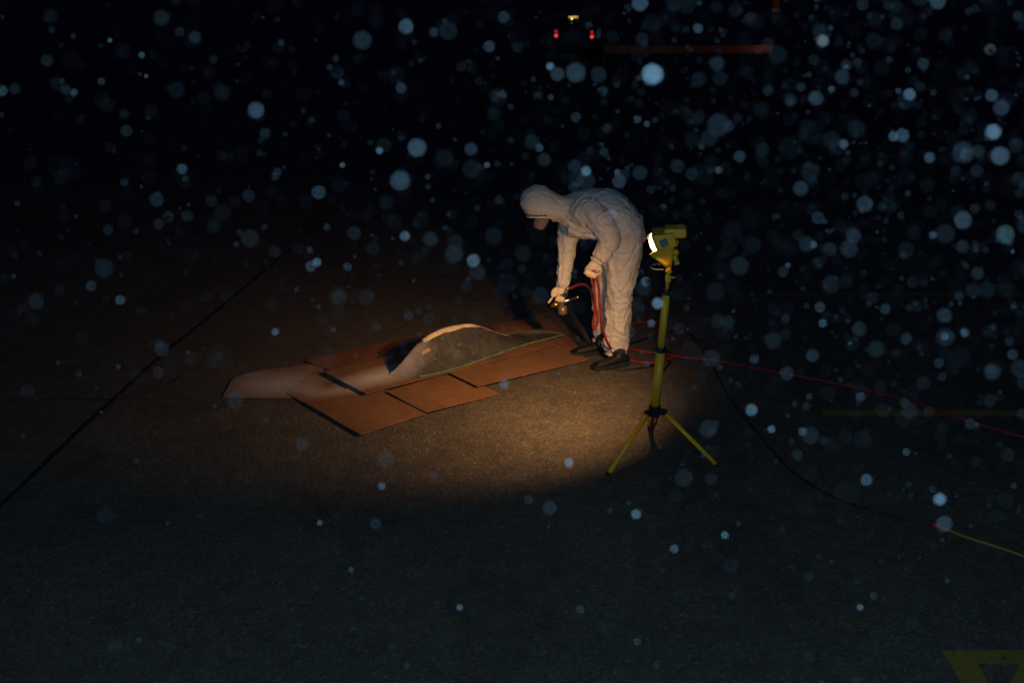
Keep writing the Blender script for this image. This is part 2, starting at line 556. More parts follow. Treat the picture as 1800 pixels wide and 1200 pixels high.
sheet([(679, 694), (749, 731), (878, 694), (800, 655)], [.025, .025, .010, .012], bA, 'brown board in front of the fairing with a dark left edge', seed=5)
sheet([(786, 661), (839, 686), (1034, 635), (975, 592)], [.030, .030, .014, .014], bA, 'long brown board reaching from the front of the fairing to the worker’s feet', seed=6)
sheet([(570, 663), (644, 702), (978, 613), (903, 580)], [.041, .041, .035, .035], bB, 'long brown board under the fairing, its left end sprayed white', seed=7)

# ------------------------------------------------------------------ fairing being painted
ZF = 0.041
NS = [(683, 658), (730, 664), (800, 649), (870, 625), (930, 605), (970, 595), (990, 589)]
FS = [(683, 658), (708, 640), (745, 622), (805, 606), (872, 592), (942, 583), (990, 589)]
RID = [(683, 658), (692, 651.5), (700, 644), (717, 625), (731, 608.5), (743, 598), (758, 588.5), (776, 580), (794, 575), (816, 571.5), (828, 571), (841, 574), (852, 578), (870, 585.5), (891, 591), (920, 593), (950, 592), (990, 589)]

def to_px(p):
    d = p - Vector((0, 0, CAM_H))
    dep = d.y * CP - d.z * SP
    return 900 + d.x / dep * FPX, 600 - (d.y * SP + d.z * CP) / dep * FPX

ncv = [Vector(p) for p in catmull([G(x, y, ZF) for x, y in NS], 8)]
fcv = [Vector(p) for p in catmull([G(x, y, ZF) for x, y in FS], 8)]
QN = 14
qs = [k / QN for k in range(-QN, QN + 1)]

def fairing_h(mid):
    px, _ = to_px(mid)
    y = interp([r[0] for r in RID], [r[1] for r in RID], px)
    # the ridge stands over mid: find the height whose picture falls on the silhouette
    z = ZF
    for _ in range(6):
        px, py = to_px(Vector((mid.x, mid.y, z)))
        y = interp([r[0] for r in RID], [r[1] for r in RID], px)
        z = max(ZF, z + (py - y) / 262.0)
    return max(z - ZF, 0.0)

def fpt(i, q, lift=0.0):
    n, f = ncv[i], fcv[i]
    mid = (n + f) / 2
    base = lerp(mid, n if q < 0 else f, abs(q))
    h = HS[i]
    a = abs(q)
    crest = 0.035
    t_ = max(0.0, (a - crest) / (1 - crest))
    prof = 0.62 * (1 - t_) + 0.38 * (1 - t_) ** 2.0
    return Vector((base.x, base.y, ZF + 0.002 + h * prof + lift))

HS = []
for i in range(len(ncv)):
    HS.append(fairing_h((ncv[i] + fcv[i]) / 2))
HS[0] = 0.0; HS[-1] = 0.0
fair = thing('aircraft_fairing', 'dark grey humped fairing with a cream crest, masked with green tape on the boards', 'fairing')
bm = bmesh.new()
grid = []
for i in range(len(ncv)):
    grid.append([bm.verts.new(fpt(i, q)) for q in qs])
for i in range(len(ncv) - 1):
    for k in range(len(qs) - 1):
        bm.faces.new((grid[i][k], grid[i][k + 1], grid[i + 1][k + 1], grid[i + 1][k]))
bmesh.ops.remove_doubles(bm, verts=bm.verts, dist=1e-5)
shell = obj('shell', bm, fairing_material(tuple(ncv[0])), fair, smooth=True)

def ridge_strip(name, px0, px1, q0, q1, m, lift=0.003, rag=0.02):
    bm = bmesh.new()
    rows = []
    for i in range(len(ncv)):
        x, _ = to_px(fpt(i, 0))
        if px0 <= x <= px1:
            e = 1.0
            row = []
            for k in range(9):
                fr_ = (x - px0) / (px1 - px0)
                q = lerp(q0 * min(1.0, 0.45 + 5 * fr_) * (1.15 - 0.55 * fr_) + rag * noise.noise(Vector((i * 0.9, 3.3, 0))), q1, k / 8)
                row.append(bm.verts.new(fpt(i, q, lift)))
            rows.append(row)
    for a, b in zip(rows, rows[1:]):
        for k in range(8):
            bm.faces.new((a[k], a[k + 1], b[k + 1], b[k]))
    o = obj(name, bm, m, fair, smooth=True)
    s = o.modifiers.new('thick', 'SOLIDIFY'); s.thickness = 0.004; s.offset = 1
    return o

ridge_strip('crest_band', 741, 838, -0.125, 0.05, M['cream'], rag=0.05)
ridge_strip('leading_edge', 697, 738, -0.10, 0.03, mat('pink_filler', (0.30, 0.20, 0.16), 0.7, var=0.45, scale=35), rag=0.16)
ridge_strip('trailing_crest', 836, 905, -0.06, 0.06, M['rust'], rag=0.10)

def tape(name, curve, i0, i1, w, m, z, wob=0.006):
    bm = bmesh.new()
    a, b = [], []
    for i in range(i0, i1):
        t = curve[min(i + 1, len(curve) - 1)] - curve[max(i - 1, 0)]
        n = Vector((-t.y, t.x, 0)).normalized()
        e = wob * noise.noise(Vector((i * 0.7, w * 50, 1)))
        a.append(bm.verts.new((*(curve[i] + n * (w * 0.5 + e)).xy, z)))
        b.append(bm.verts.new((*(curve[i] - n * (w * 0.5 - e)).xy, z)))
    for k in range(len(a) - 1):
        bm.faces.new((a[k], b[k], b[k + 1], a[k + 1]))
    o = obj(name, bm, m, fair)
    s = o.modifiers.new('thick', 'SOLIDIFY'); s.thickness = 0.003
    return o

tape('masking_tape', ncv, 9, len(ncv), 0.022, M['gtape'], ZF + 0.009)
tape('masking_tape', fcv, 32, len(fcv), 0.024, mat('dusty_tape', (0.15, 0.16, 0.11), 0.8, var=0.4, scale=25), ZF + 0.010)
# patches of filler and a green scrap on the flank
def patch(name, i0, i1, q0, q1, m):
    bm = bmesh.new()
    v = [[bm.verts.new(fpt(i, lerp(q0, q1, k / 3) + 0.015 * noise.noise(Vector((i, k, 4))), 0.004)) for k in range(4)] for i in range(i0, i1 + 1)]
    for a, b in zip(v, v[1:]):
        for k in range(3):
            bm.faces.new((a[k], a[k + 1], b[k + 1], b[k]))
    return obj(name, bm, m, fair)

def idx_at(px):
    return min(range(len(ncv)), key=lambda i: abs(to_px(fpt(i, -0.4))[0] - px))

i_ = idx_at(754); tag(patch('filler_patch', i_ - 1, i_ + 1, -0.34, -0.26, M['rust']), 'small cream patch under the crest')

# ------------------------------------------------------------------ work light on its tripod
UP_E, LO_E = 48.0, 90.0
lampT = thing('tripod_work_light', 'lit yellow halogen work light on a yellow tripod stand beside the worker', 'work light')
hub = Vector((0.765, 4.95, 0.275))
feet = [G(1067, 836, 0.012), G(1262, 819, 0.012), Vector((0.80, 5.33, 0.012))]
headc = Vector((0.806, 4.95, 1.17))
axis = (headc - hub).normalized()
for f in feet:
    bm = bmesh.new()
    d = (f - hub); d.z = 0; d.normalize()
    st = hub + d * 0.045 + Vector((0, 0, 0.005))
    add_tube(bm, [st, lerp(st, f, 0.97)], 0.0125, 12)
    lg = obj('leg', bm, M['yellow'], lampT, smooth=True)
    bm = bmesh.new()
    add_tube(bm, [lerp(st, f, 0.955), f - (f - st).normalized() * 0.004], [0.0145, 0.0135], 12)
    obj('rubber_foot', bm, M['plastic'], lg, smooth=True)
bm = bmesh.new()
add_cyl(bm, hub - axis * 0.03, hub + axis * 0.03, 0.032)
for f in feet:
    d = (f - hub); d.z = 0; d.normalize()
    add_box(bm, hub + d * 0.045, 0.05, 0.022, 0.036, Matrix.Rotation(math.atan2(d.y, d.x), 3, 'Z'), 0.004)
    add_cyl(bm, hub + d * 0.055 + Vector((d.y, -d.x, 0)) * 0.02, hub + d * 0.055 - Vector((d.y, -d.x, 0)) * 0.02, 0.012, seg=10)
obj('leg_hub', bm, M['plastic'], lampT)
def ax(t):
    return hub + axis * t
L = (headc - hub).length
bm = bmesh.new(); add_tube(bm, [ax(0.0), ax(0.355)], 0.0245, 18)
pl = obj('pole', bm, M['yellow'], lampT, smooth=True)
bm = bmesh.new(); add_tube(bm, [ax(0.33), ax(0.665)], 0.0195, 18)
obj('pole', bm, M['yellow'], lampT, smooth=True)
bm = bmesh.new(); add_tube(bm, [ax(0.65), ax(0.765)], 0.0085, 12)
obj('pole', bm, M['yellow'], lampT, smooth=True)
for t, r in ((0.35, 0.031), (0.665, 0.026)):
    bm = bmesh.new()
    add_tube(bm, [ax(t - 0.014), ax(t - 0.010), ax(t + 0.010), ax(t + 0.014)], [r * .93, r, r, r * .93], 18)
    kd = Vector((0.6, -0.8, 0))
    c = obj('clamp_collar', bm, M['plastic'], lampT, smooth=True)
    bm = bmesh.new()
    add_cyl(bm, ax(t) + kd * r * .8, ax(t) + kd * (r + 0.022), 0.007, seg=10)
    add_ball(bm, ax(t) + kd * (r + 0.026), 0.012, 0.012, 0.012, sub=1)
    obj('clamp_knob', bm, M['plastic'], c, smooth=True)
bm = bmesh.new()
add_box(bm, ax(0.735), 0.026, 0.026, 0.035, None, 0.003)
add_tube(bm, [ax(0.74), ax(0.74) + Vector((0.035, -0.01, 0.004))], 0.005, 8)
obj('top_bracket', bm, M['yellow'], lampT)

# head: frustum housing, lens frame, domed glass, junction box, label, yoke, handle
# local frame: F = the way it shines, S = sideways (towards the camera), U = up
F = Vector((-0.80, 0.13, -0.36)).normalized()
S = Vector((F.y, -F.x, 0)).normalized()
if S.y > 0: S = -S
U = S.cross(F)
if U.z < 0: U = -U
hc = W(1166, 422, 4.95)
def H(f, s, u):
    return hc + F * f + S * s + U * u
def frustum(name, f0, f1, s0, s1, u0, u1, m, parent, bev=0.006, off0=0.0, off1=0.0):
    bm = bmesh.new()
    v0 = [bm.verts.new(H(f0, a * s0, b * u0 + off0)) for a, b in ((-1, -1), (1, -1), (1, 1), (-1, 1))]
    v1 = [bm.verts.new(H(f1, a * s1, b * u1 + off1)) for a, b in ((-1, -1), (1, -1), (1, 1), (-1, 1))]
    bm.faces.new(v0); bm.faces.new(v1[::-1])
    for k in range(4):
        bm.faces.new((v0[k], v1[k], v1[(k + 1) % 4], v0[(k + 1) % 4]))
    if bev:
        bmesh.ops.bevel(bm, geom=list(bm.edges), offset=bev, segments=2, affect='EDGES', profile=0.6)
    return obj(name, bm, m, parent)
housing = frustum('housing', -0.064, 0.030, 0.070, 0.090, 0.032, 0.058, M['yellow'], lampT, off0=-0.004)
frustum('lens_frame', 0.031, 0.040, 0.092, 0.092, 0.061, 0.061, M['yellow'], lampT, 0.003)
bm = bmesh.new()
add_ball(bm, Vector((0, 0, 0)), 1, 1, 1, sub=3)
bmesh.ops.delete(bm, geom=[v for v in bm.verts if v.co.z < -0.05], context='VERTS')
for v in bm.verts:
    v.co = H(0.039 + max(v.co.z, 0) * 0.032, v.co.x * 0.083, v.co.y * 0.054)
lens = obj('lens', bm, M['glow'], lampT, smooth=True)
bm = bmesh.new()
for k in (-0.5, 0.0, 0.5):
    add_tube(bm, [H(0.040, -0.088, k * 0.085), H(0.068, -0.05, k * 0.085), H(0.071, 0, k * 0.085), H(0.068, 0.05, k * 0.085), H(0.040, 0.088, k * 0.085)], 0.0018, 6)
obj('wire_guard', bm, M['steel'], lampT, smooth=True)
bm = bmesh.new()
R3 = Matrix((F, S, U)).transposed()
Fh = Vector((F.x, F.y, -0.04)).normalized(); RH = Matrix((Fh, S, Fh.cross(S) * -1)).transposed()
add_box(bm, W(1187, 407, 4.95), 0.112, 0.110, 0.050, RH, 0.012)
jb = obj('junction_box', bm, M['yellow'], lampT, smooth=False)
bm = bmesh.new()
add_tube(bm, [W(1196, 412, 4.97), W(1196, 420, 4.97)], 0.011, 12)
obj('cable_gland', bm, M['plastic'], jb, smooth=True)
# grey rating label on the near side of the housing
bm = bmesh.new()
def side_pt(f, u, lift):
    s = lerp(0.070, 0.090, (f + 0.064) / 0.094)
    return H(f, s + lift, u)
vs = [bm.verts.new(side_pt(f, u, 0.0015)) for f, u in ((-0.026, -0.014), (0.012, -0.014), (0.012, 0.024), (-0.026, 0.024))]
bm.faces.new(vs)
tag(obj('rating_label', bm, M['label_grey'], housing), 'small grey square label on the lamp housing')
# swivel knobs and yoke plates reaching down to the pole
apex = ax(0.765) + Vector((0, 0, 0.0))
for sg in (1, -1):
    bm = bmesh.new()
    ys = -0.02 if sg > 0 else 0.0
    a = W(1141, 447, 4.95 + S.y * 0.094 * sg); b = W(1172, 431, 4.95 + S.y * 0.094 * sg); c = W(1184, 437, 4.95 + S.y * 0.094 * sg)
    d = W(1181, 468, 4.95 + S.y * 0.05 * sg); e = W(1173, 471, 4.95 + S.y * 0.05 * sg)
    vs = [bm.verts.new(p) for p in (a, b, c, d, e)]
    bm.faces.new(vs)
    r = bmesh.ops.extrude_face_region(bm, geom=list(bm.faces))
    bmesh.ops.translate(bm, vec=S * 0.004 * sg, verts=[g for g in r['geom'] if isinstance(g, bmesh.types.BMVert)])
    yk = obj('yoke_plate', bm, M['yellow'], lampT)
    bm = bmesh.new()
    add_cyl(bm, H(-0.045, 0.094 * sg, -0.058), H(-0.045, 0.116 * sg, -0.058), 0.017, 0.014, 12)
    obj('swivel_knob', bm, M['yellow'], yk, smooth=True)
def LP(px, py, s_):
    return W(px, py, 4.95 + S.y * s_)
bm = bmesh.new()
v_ = [[bm.verts.new(LP(x, y, s_)) for s_ in (-0.090, 0.090)] for x, y in ((1145, 446.5), (1171, 433), (1182, 438.5), (1179.5, 466))]
for p_, q_ in zip(v_, v_[1:]):
    bm.faces.new((p_[0], p_[1], q_[1], q_[0]))
obj('lower_housing', bm, M['yellow'], lampT)
bm = bmesh.new()
v_ = [bm.verts.new(LP(x, y, s_)) for x, y, s_ in ((1146, 448, -.085), (1146, 448, .085), (1173, 466, .085), (1173, 466, -.085))]
bm.faces.new(v_)
obj('lower_lens', bm, mat('lower_lens_glass', (0.6, 0.5, 0.35), 0.2, emit=(1.0, 0.75, 0.4), estr=0.8), lampT)
low_c = (LP(1146, 448, 0) + LP(1173, 466, 0)) / 2 + Vector((-0.035, 0.01, -0.045))
bm = bmesh.new()
add_box(bm, apex + axis * 0.012, 0.03, 0.045, 0.02, R3, 0.003)
add_tube(bm, [apex - axis * 0.015, apex + axis * 0.02], 0.010, 12)
obj('pole_socket', bm, M['yellow'], lampT)
for q_, r_ in (((1187, 452), (.022, .05, .026)), ((1190, 461), (.024, .035, .020))):
    bm = bmesh.new(); add_box(bm, W(*q_, 4.93), *r_, R3, 0.003)
    obj('wing_bolt', bm, M['yellow'], lampT)
bm = bmesh.new()
hp = catmull([W(1166, 474, 4.93), W(1152, 474, 4.91), W(1144, 471, 4.88), W(1146, 467, 4.85), W(1154, 464, 4.85), W(1160, 466, 4.86)], 6)
add_tube(bm, hp, 0.003, 8)
obj('wire_handle', bm, M['steel'], lampT, smooth=True)
# the light it gives
def halogen(energy, loc, aim, half, blend):
    sp = bpy.data.lights.new('halogen_light', 'SPOT')
    sp.energy = energy
    sp.color = (1.0, 0.54, 0.215)
    sp.spot_size = math.radians(2 * half)
    sp.spot_blend = blend
    sp.shadow_soft_size = 0.03
    o = bpy.data.objects.new('halogen_light', sp)
    COL.objects.link(o)
    o.location = loc
    o.rotation_euler = Vector(aim).to_track_quat('-Z', 'Y').to_euler()
    o.parent = lampT
halogen(UP_E, H(0.085, 0, -0.01), (-0.30, 0.72, -0.66), 46, 1.0)
halogen(LO_E, low_c, (-0.56, 0.49, -0.665), 52, 0.95)

# ------------------------------------------------------------------ the worker
person = thing('person', 'person in a white hooded coverall bending over the fairing with a spray gun', 'person')

def remeshed(name, bm, voxel, m, parent, smooth_it=4, post=None):
    tmp = bpy.data.meshes.new(name + '_src')
    bmesh.ops.recalc_face_normals(bm, faces=bm.faces)
    bm.to_mesh(tmp); bm.free()
    t = bpy.data.objects.new(name + '_src', tmp)
    COL.objects.link(t)
    r = t.modifiers.new('r', 'REMESH'); r.mode = 'VOXEL'; r.voxel_size = voxel; r.use_smooth_shade = True
    if smooth_it:
        s = t.modifiers.new('s', 'SMOOTH'); s.factor = 0.5; s.iterations = smooth_it
    dg = bpy.context.evaluated_depsgraph_get(); dg.update()
    me = bpy.data.meshes.new_from_object(t.evaluated_get(dg))
    bpy.data.objects.remove(t); bpy.data.meshes.remove(tmp)
    me.name = name
    if post:
        b2 = bmesh.new(); b2.from_mesh(me); post(b2); b2.to_mesh(me); b2.free()
    for p in me.polygons:
        p.use_smooth = True
    me.materials.clear(); me.materials.append(m)
    return link(name, me, parent)

YN, YF = 6.36, 6.64      # near and far shoulder
TORSO = [(W(1095, 424, 6.50), .185, .150), (W(1090, 398, 6.50), .195, .160), (W(1072, 375, 6.50), .185, .150), (W(1045, 369, 6.50), .195, .140),
         (W(1018, 370, 6.50), .200, .130), (W(1000, 371, 6.49), .130, .100), (W(986, 368, 6.48), .085, .080)]
LEG_N = [(W(1097, 420, 6.41), .100, .125), (W(1096, 448, 6.41), .105, .122), (W(1092, 482, 6.41), .095, .104), (W(1089, 520, 6.415), .088, .090), (W(1086, 560, 6.42), .088, .090), (W(1083, 611, 6.42), .088, .090)]
LEG_F = [(W(1088, 420, 6.58), .100, .120), (W(1080, 450, 6.61), .100, .110), (W(1071, 485, 6.64), .090, .098), (W(1065, 520, 6.66), .084, .088), (W(1062, 555, 6.69), .080, .082), (W(1060, 590, 6.71), .078, .078)]
ARM_N = [(W(1034, 368, 6.37), .085, .085), (W(1050, 382, 6.31), .080, .085), (W(1064, 400, 6.28), .072, .080), (W(1071, 421, 6.26), .066, .072), (W(1062, 438, 6.25), .058, .064), (W(1053, 453, 6.245), .054, .058)]
ARM_F = [(W(1016, 375, 6.60), .085, .085), (W(1002, 395, 6.62), .080, .082), (W(997, 420, 6.61), .070, .074), (W(996, 448, 6.58), .064, .062), (W(992, 475, 6.54), .058, .054), (W(989, 498, 6.52), .046, .044)]
headC = W(948, 356, 6.48)
face_dir = Vector((-0.36, -0.10, -0.93)).normalized()
crown = Vector((-0.93, -0.05, 0.36)).normalized()
crown = (crown - face_dir * crown.dot(face_dir)).normalized()
ear_ax = crown.cross(face_dir).normalized()
HR = Matrix((crown, ear_ax, face_dir)).transposed().to_quaternion()

def body_tubes(bm, k, legs_to=None):
    for path in (TORSO, LEG_N, LEG_F, ARM_N, ARM_F):
        add_limb(bm, [(p, a * k, b * k) for p, a, b in path])

# coverall -----------------------------------------------------------
bm = bmesh.new()
body_tubes(bm, 1.0)
add_ball(bm, W(1100, 404, 6.50), .115, .185, .13)                       # seat
add_ball(bm, W(1027, 368, 6.50), .13, .225, .105)                       # shoulder yoke
add_ball(bm, headC, 0.133, 0.104, 0.112, HR, 3)                         # hood
add_limb(bm, [(W(966, 362, 6.48), .100, .105), (W(985, 366, 6.48), .085, .085), (W(1003, 368, 6.49), .11, .10)])
add_limb(bm, [(W(1003, 400, 6.50), .14, .05), (W(1025, 405, 6.48), .15, .05), (W(1046, 405, 6.46), .15, .05), (W(1065, 408, 6.46), .15, .06)])   # slack hanging front

FOLDS = [[(1000, 345), (1018, 370), (1036, 398)], [(1032, 334), (1047, 352), (1050, 374)], [(1056, 384), (1088, 371), (1118, 351)], [(1062, 396), (1095, 388), (1125, 381)],
         [(1082, 417), (1104, 406), (1127, 399)], [(1044, 345), (1070, 340), (1098, 350)], [(1120, 430), (1100, 468), (1074, 506)], [(1113, 480), (1095, 509), (1068, 519)],
         [(1068, 524), (1086, 531), (1110, 524)], [(1066, 546), (1092, 553)], [(1060, 592), (1080, 598), (1102, 592)], [(1064, 441), (1086, 451), (1112, 446)], [(1106, 535), (1098, 562), (1100, 585)],
         [(1048, 394), (1063, 409), (1084, 411)], [(1056, 426), (1077, 428)], [(1050, 440), (1068, 446)], [(958, 343), (973, 350), (986, 361)], [(936, 374), (955, 368), (978, 371)],
         [(965, 366), (982, 366), (998, 378)], [(979, 420), (1003, 429)], [(983, 470), (1008, 481)], [(985, 446), (1010, 440)], [(1000, 393), (1020, 406), (1046, 410)], [(1010, 382), (1028, 396), (1050, 400)],
         [(1078, 455), (1072, 480)], [(1040, 520), (1060, 530)], [(1042, 560), (1062, 552)]]

def fold_offset(px, py):
    tot = 0.0
    for pl in FOLDS:
        best = None
        for (ax_, ay_), (bx_, by_) in zip(pl, pl[1:]):
            dx, dy = bx_ - ax_, by_ - ay_
            L2 = dx * dx + dy * dy
            t = max(0.0, min(1.0, ((px - ax_) * dx + (py - ay_) * dy) / L2))
            qx, qy = px - ax_ - t * dx, py - ay_ - t * dy
            d2 = qx * qx + qy * qy
            if best is None or d2 < best[0]:
                best = (d2, 1.0 if dx * qy - dy * qx > 0 else -1.0)
        if best[0] < 150:
            s_ = math.sqrt(best[0]) * best[1] / 3.4
            tot += 1.5 * s_ * math.exp(-s_ * s_) - 0.35 * math.exp(-s_ * s_ * 0.6)
    return tot

def wrinkle(b):
    b.normal_update()
    for v in b.verts:
        p = v.co
        q = Vector((p.x * 4.0 + p.z * 3.0, p.y * 5.0, p.z * 4.0 - p.x * 2))
        wv = Vector((noise.noise(q), noise.noise(q + Vector((9, 2, 5))), noise.noise(q + Vector((3, 7, 1))))) * 0.9
        f1 = noise.noise(q * 0.9)
        def crease(v_, sharp):
            return max(0.0, 1 - abs(noise.noise(v_)) * sharp) ** 2
        c1 = crease(Vector((p.x * 5 + p.z * 8, p.y * 4 + 3.3, p.z * 7 - p.x * 6)) + wv, 3.2)
        c2 = crease(Vector((p.x * 9 - p.z * 13, p.y * 6 + 7.7, p.z * 8 + p.x * 11)) + wv * 1.4, 3.6)
        c3 = crease(Vector((p.x * 14 + p.z * 4, p.y * 16 + 1.7, p.z * 22)) + wv * 2, 3.6)
        am = 0.35 + 0.65 * max(0.0, min(1.0, 0.5 + 1.3 * noise.noise(p * 5 + Vector((4, 4, 4)))))
        hd = (p - headC).length
        k = 0.62 if hd < 0.16 else 1.0
        s1 = crease(Vector((p.x * 6 + p.z * 9, p.y * 5 + 13.3, p.z * 5 - p.x * 8)) + wv * 1.2, 9.0)
        s2 = crease(Vector((p.x * 12 - p.z * 10, p.y * 8 + 17.7, p.z * 14 + p.x * 6)) + wv * 2.2, 8.0)
        leg = max(0.0, min(1.0, (0.86 - p.z) / 0.12))
        lf = crease(Vector((p.x * 11 + p.z * 2.2, p.y * 11, p.z * 2.6 - p.x * 2)) + wv * 0.5, 3.4)
        bk = crease(Vector((p.x * 3.2, p.y * 8, p.z * 9 + p.x * 2)) + wv * 0.6, 3.4)
        kn = crease(Vector((p.x * 7, p.y * 6 + 5, p.z * 17 + p.x * 9)) + wv * 1.5, 3.8)
        kz = math.exp(-((p.z - 0.50) / 0.10) ** 2) + 0.8 * math.exp(-((p.z - 0.13) / 0.07) ** 2) + 0.5 * math.exp(-((p.z - 0.82) / 0.10) ** 2) + 0.35 * math.exp(-((p.z - 1.0) / 0.08) ** 2)
        d = (0.007 * f1 + 0.011 * lf * leg + 0.010 * bk * (1 - leg) + 0.008 * kn * kz + (0.003 * c2 + 0.0075 * s1 + 0.0055 * s2 + 0.003 * c3) * am) * k - 0.006 * k
        if v.normal.y < 0.15:
            px_, py_ = to_px(p + Vector((0.004 * c3, 0, 0.010 * noise.noise(p * 14))))
            d += 0.0064 * fold_offset(px_, py_) * (0.7 + 0.6 * abs(noise.noise(p * 9)))
        v.co = p + v.normal * d
    # face opening of the hood
    kill = []
    for v in b.verts:
        d = v.co - headC
        f = d.dot(face_dir)
        if f > 0.045:
            a = (d.dot(crown) + 0.040) / 0.082
            e = d.dot(ear_ax) / 0.074
            if a * a + e * e < 1:
                kill.append(v)
    bmesh.ops.delete(b, geom=kill, context='VERTS')

suit = remeshed('coverall', bm, 0.0065, M['suit'], person, 3, wrinkle)
so = suit.modifiers.new('cloth', 'SOLIDIFY'); so.thickness = 0.003; so.offset = -1

bm = bmesh.new()
pts_ = []
for k in range(41):
    t = 2 * math.pi * k / 40
    c_, e_ = -0.040 + 0.084 * math.cos(t), 0.076 * math.sin(t)
    f_ = 0.118 * math.sqrt(max(0.05, 1 - (c_ / 0.138) ** 2 - (e_ / 0.108) ** 2))
    pts_.append(headC + crown * c_ + ear_ax * e_ + face_dir * (f_ + 0.002 * math.sin(t * 11)))
add_tube(bm, pts_, 0.0065, 8, cap=False)
obj('hood_elastic', bm, M['suit'], suit, smooth=True)
# gathered cuffs and hood edge
def ring_tube(name, c, nrm, r, rr, m, parent, ruff=0.002):
    nrm = nrm.normalized()
    a = nrm.orthogonal().normalized(); b_ = nrm.cross(a)
    bm = bmesh.new()
    n = 26
    pts = [c + a * math.cos(t) * r + b_ * math.sin(t) * r + nrm * ruff * math.sin(t * 9) for t in [2 * math.pi * k / n for k in range(n + 1)]]
    add_tube(bm, pts, rr, 8, cap=False)
    return obj(name, bm, m, parent, smooth=True)
ring_tube('cuff', ARM_N[-1][0] + Vector((-0.012, 0, -0.02)), ARM_N[-1][0] - ARM_N[-2][0], 0.040, 0.010, M['suit'], suit)
ring_tube('cuff', ARM_F[-1][0] + Vector((-0.002, 0, -0.02)), ARM_F[-1][0] - ARM_F[-2][0], 0.037, 0.010, M['suit'], suit)
ring_tube('ankle_cuff', LEG_N[-1][0] + Vector((0, 0, -0.035)), Vector((0, 0, 1)), 0.062, 0.016, M['suit'], suit, 0.004)
ring_tube('ankle_cuff', LEG_F[-1][0] + Vector((0, 0, -0.035)), Vector((0, 0, 1)), 0.060, 0.016, M['suit'], suit, 0.004)

# body: one skin mesh with head, face and hands ------------------------
bm = bmesh.new()
body_tubes(bm, 0.78)
add_limb(bm, [(W(966, 361, 6.48), .055, .058), (W(990, 367, 6.48), .060, .062), (W(1010, 369, 6.49), .08, .08)])
add_ball(bm, headC + crown * 0.012, 0.112, 0.076, 0.094, HR, 3)
add_ball(bm, headC - crown * 0.060 + face_dir * 0.035, 0.052, 0.055, 0.055, HR, 2)      # jaw
def FP(c, e, f):
    return headC + crown * c + ear_ax * e + face_dir * f
add_limb(bm, [(FP(-0.002, 0, 0.088), .008, .008), (FP(-0.022, 0, 0.102), .010, .011), (FP(-0.036, 0, 0.108), .014, .012), (FP(-0.043, 0, 0.092), .012, .008)], seg=8, side=ear_ax)   # nose
for sg in (1, -1):
    add_ball(bm, FP(0.012, sg * 0.032, 0.084), .010, .022, .010, HR, 1)                 # brow
    add_ball(bm, FP(-0.015, sg * 0.076, 0.0), .030, .008, .018, HR, 1)                  # ear
add_ball(bm, FP(-0.066, 0, 0.084), .007, .024, .009, HR, 1)                             # lips

def finger(bm, pts, r0=0.0098, r1=0.0078):
    n = len(pts)
    add_limb(bm, [(p, lerp(r0, r1, i / (n - 1)), lerp(r0, r1, i / (n - 1))) for i, p in enumerate(pts)], seg=8, side=Vector((0.3, 0.9, 0.2)), sub=3)

# near (left) hand: fist round the hose bundle, knuckles to the left, fingers curling under it towards the camera
wN = ARM_N[-1][0] + Vector((-0.012, 0, -0.018))
kN = W(1040, 474, 6.23)
add_limb(bm, [(ARM_N[-2][0], .036, .036), (wN, .024, .030), (lerp(wN, kN, .5), .022, .038), (kN, .020, .042)], side=Vector((0.1, 1, 0)))
hand_d = (kN - wN).normalized()
across = Vector((hand_d.z, 0, -hand_d.x)).normalized()     # across the knuckles, in the picture plane
if across.x < 0: across = -across
tow = Vector((0, -1, 0))
for j, (o_, l_) in enumerate(((-0.034, 0.92), (-0.012, 1.05), (0.011, 1.0), (0.033, 0.82))):
    b0 = kN + across * o_ + hand_d * 0.004 * l_ + Vector((0, 0.004, 0))
    finger(bm, [b0, b0 + hand_d * 0.030 * l_ + tow * 0.010, b0 + hand_d * 0.034 * l_ + tow * 0.036, b0 + hand_d * 0.012 * l_ + tow * 0.050, b0 - hand_d * 0.006 + tow * 0.044])
tb = lerp(wN, kN, 0.35) + across * 0.032
finger(bm, [tb, tb + across * 0.022 + hand_d * 0.018 + tow * 0.014, tb + across * 0.014 + hand_d * 0.036 + tow * 0.036, tb - across * 0.004 + hand_d * 0.046 + tow * 0.054], 0.0115, 0.009)

# far (right) hand: gripping the gun handle, forefinger down on the trigger
wF = ARM_F[-1][0] + Vector((-0.002, 0, -0.022))
kF = W(983, 517, 6.50)
add_limb(bm, [(ARM_F[-2][0], .034, .034), (wF, .024, .028), (lerp(wF, kF, .5), .024, .036), (kF, .022, .040)], side=Vector((0.1, 1, 0)))
hd2 = (kF - wF).normalized()
ac2 = Vector((hd2.z, 0, -hd2.x)).normalized()
if ac2.x < 0: ac2 = -ac2
for j, (o_, l_) in enumerate(((-0.032, 1.0), (-0.011, 1.05), (0.011, 0.98), (0.032, 0.8))):
    b0 = kF + ac2 * o_ + hd2 * 0.002
    if j == 0:
        finger(bm, [b0, b0 + hd2 * 0.036 - ac2 * 0.006 + tow * 0.006, b0 + hd2 * 0.062 - ac2 * 0.012 + tow * 0.010, b0 + hd2 * 0.080 - ac2 * 0.018 + tow * 0.008])
    else:
        finger(bm, [b0, b0 + hd2 * 0.030 * l_ + tow * 0.010, b0 + hd2 * 0.036 * l_ + tow * 0.034, b0 + hd2 * 0.014 * l_ + tow * 0.048, b0 - hd2 * 0.004 + tow * 0.042])
tb = lerp(wF, kF, 0.4) - ac2 * 0.030
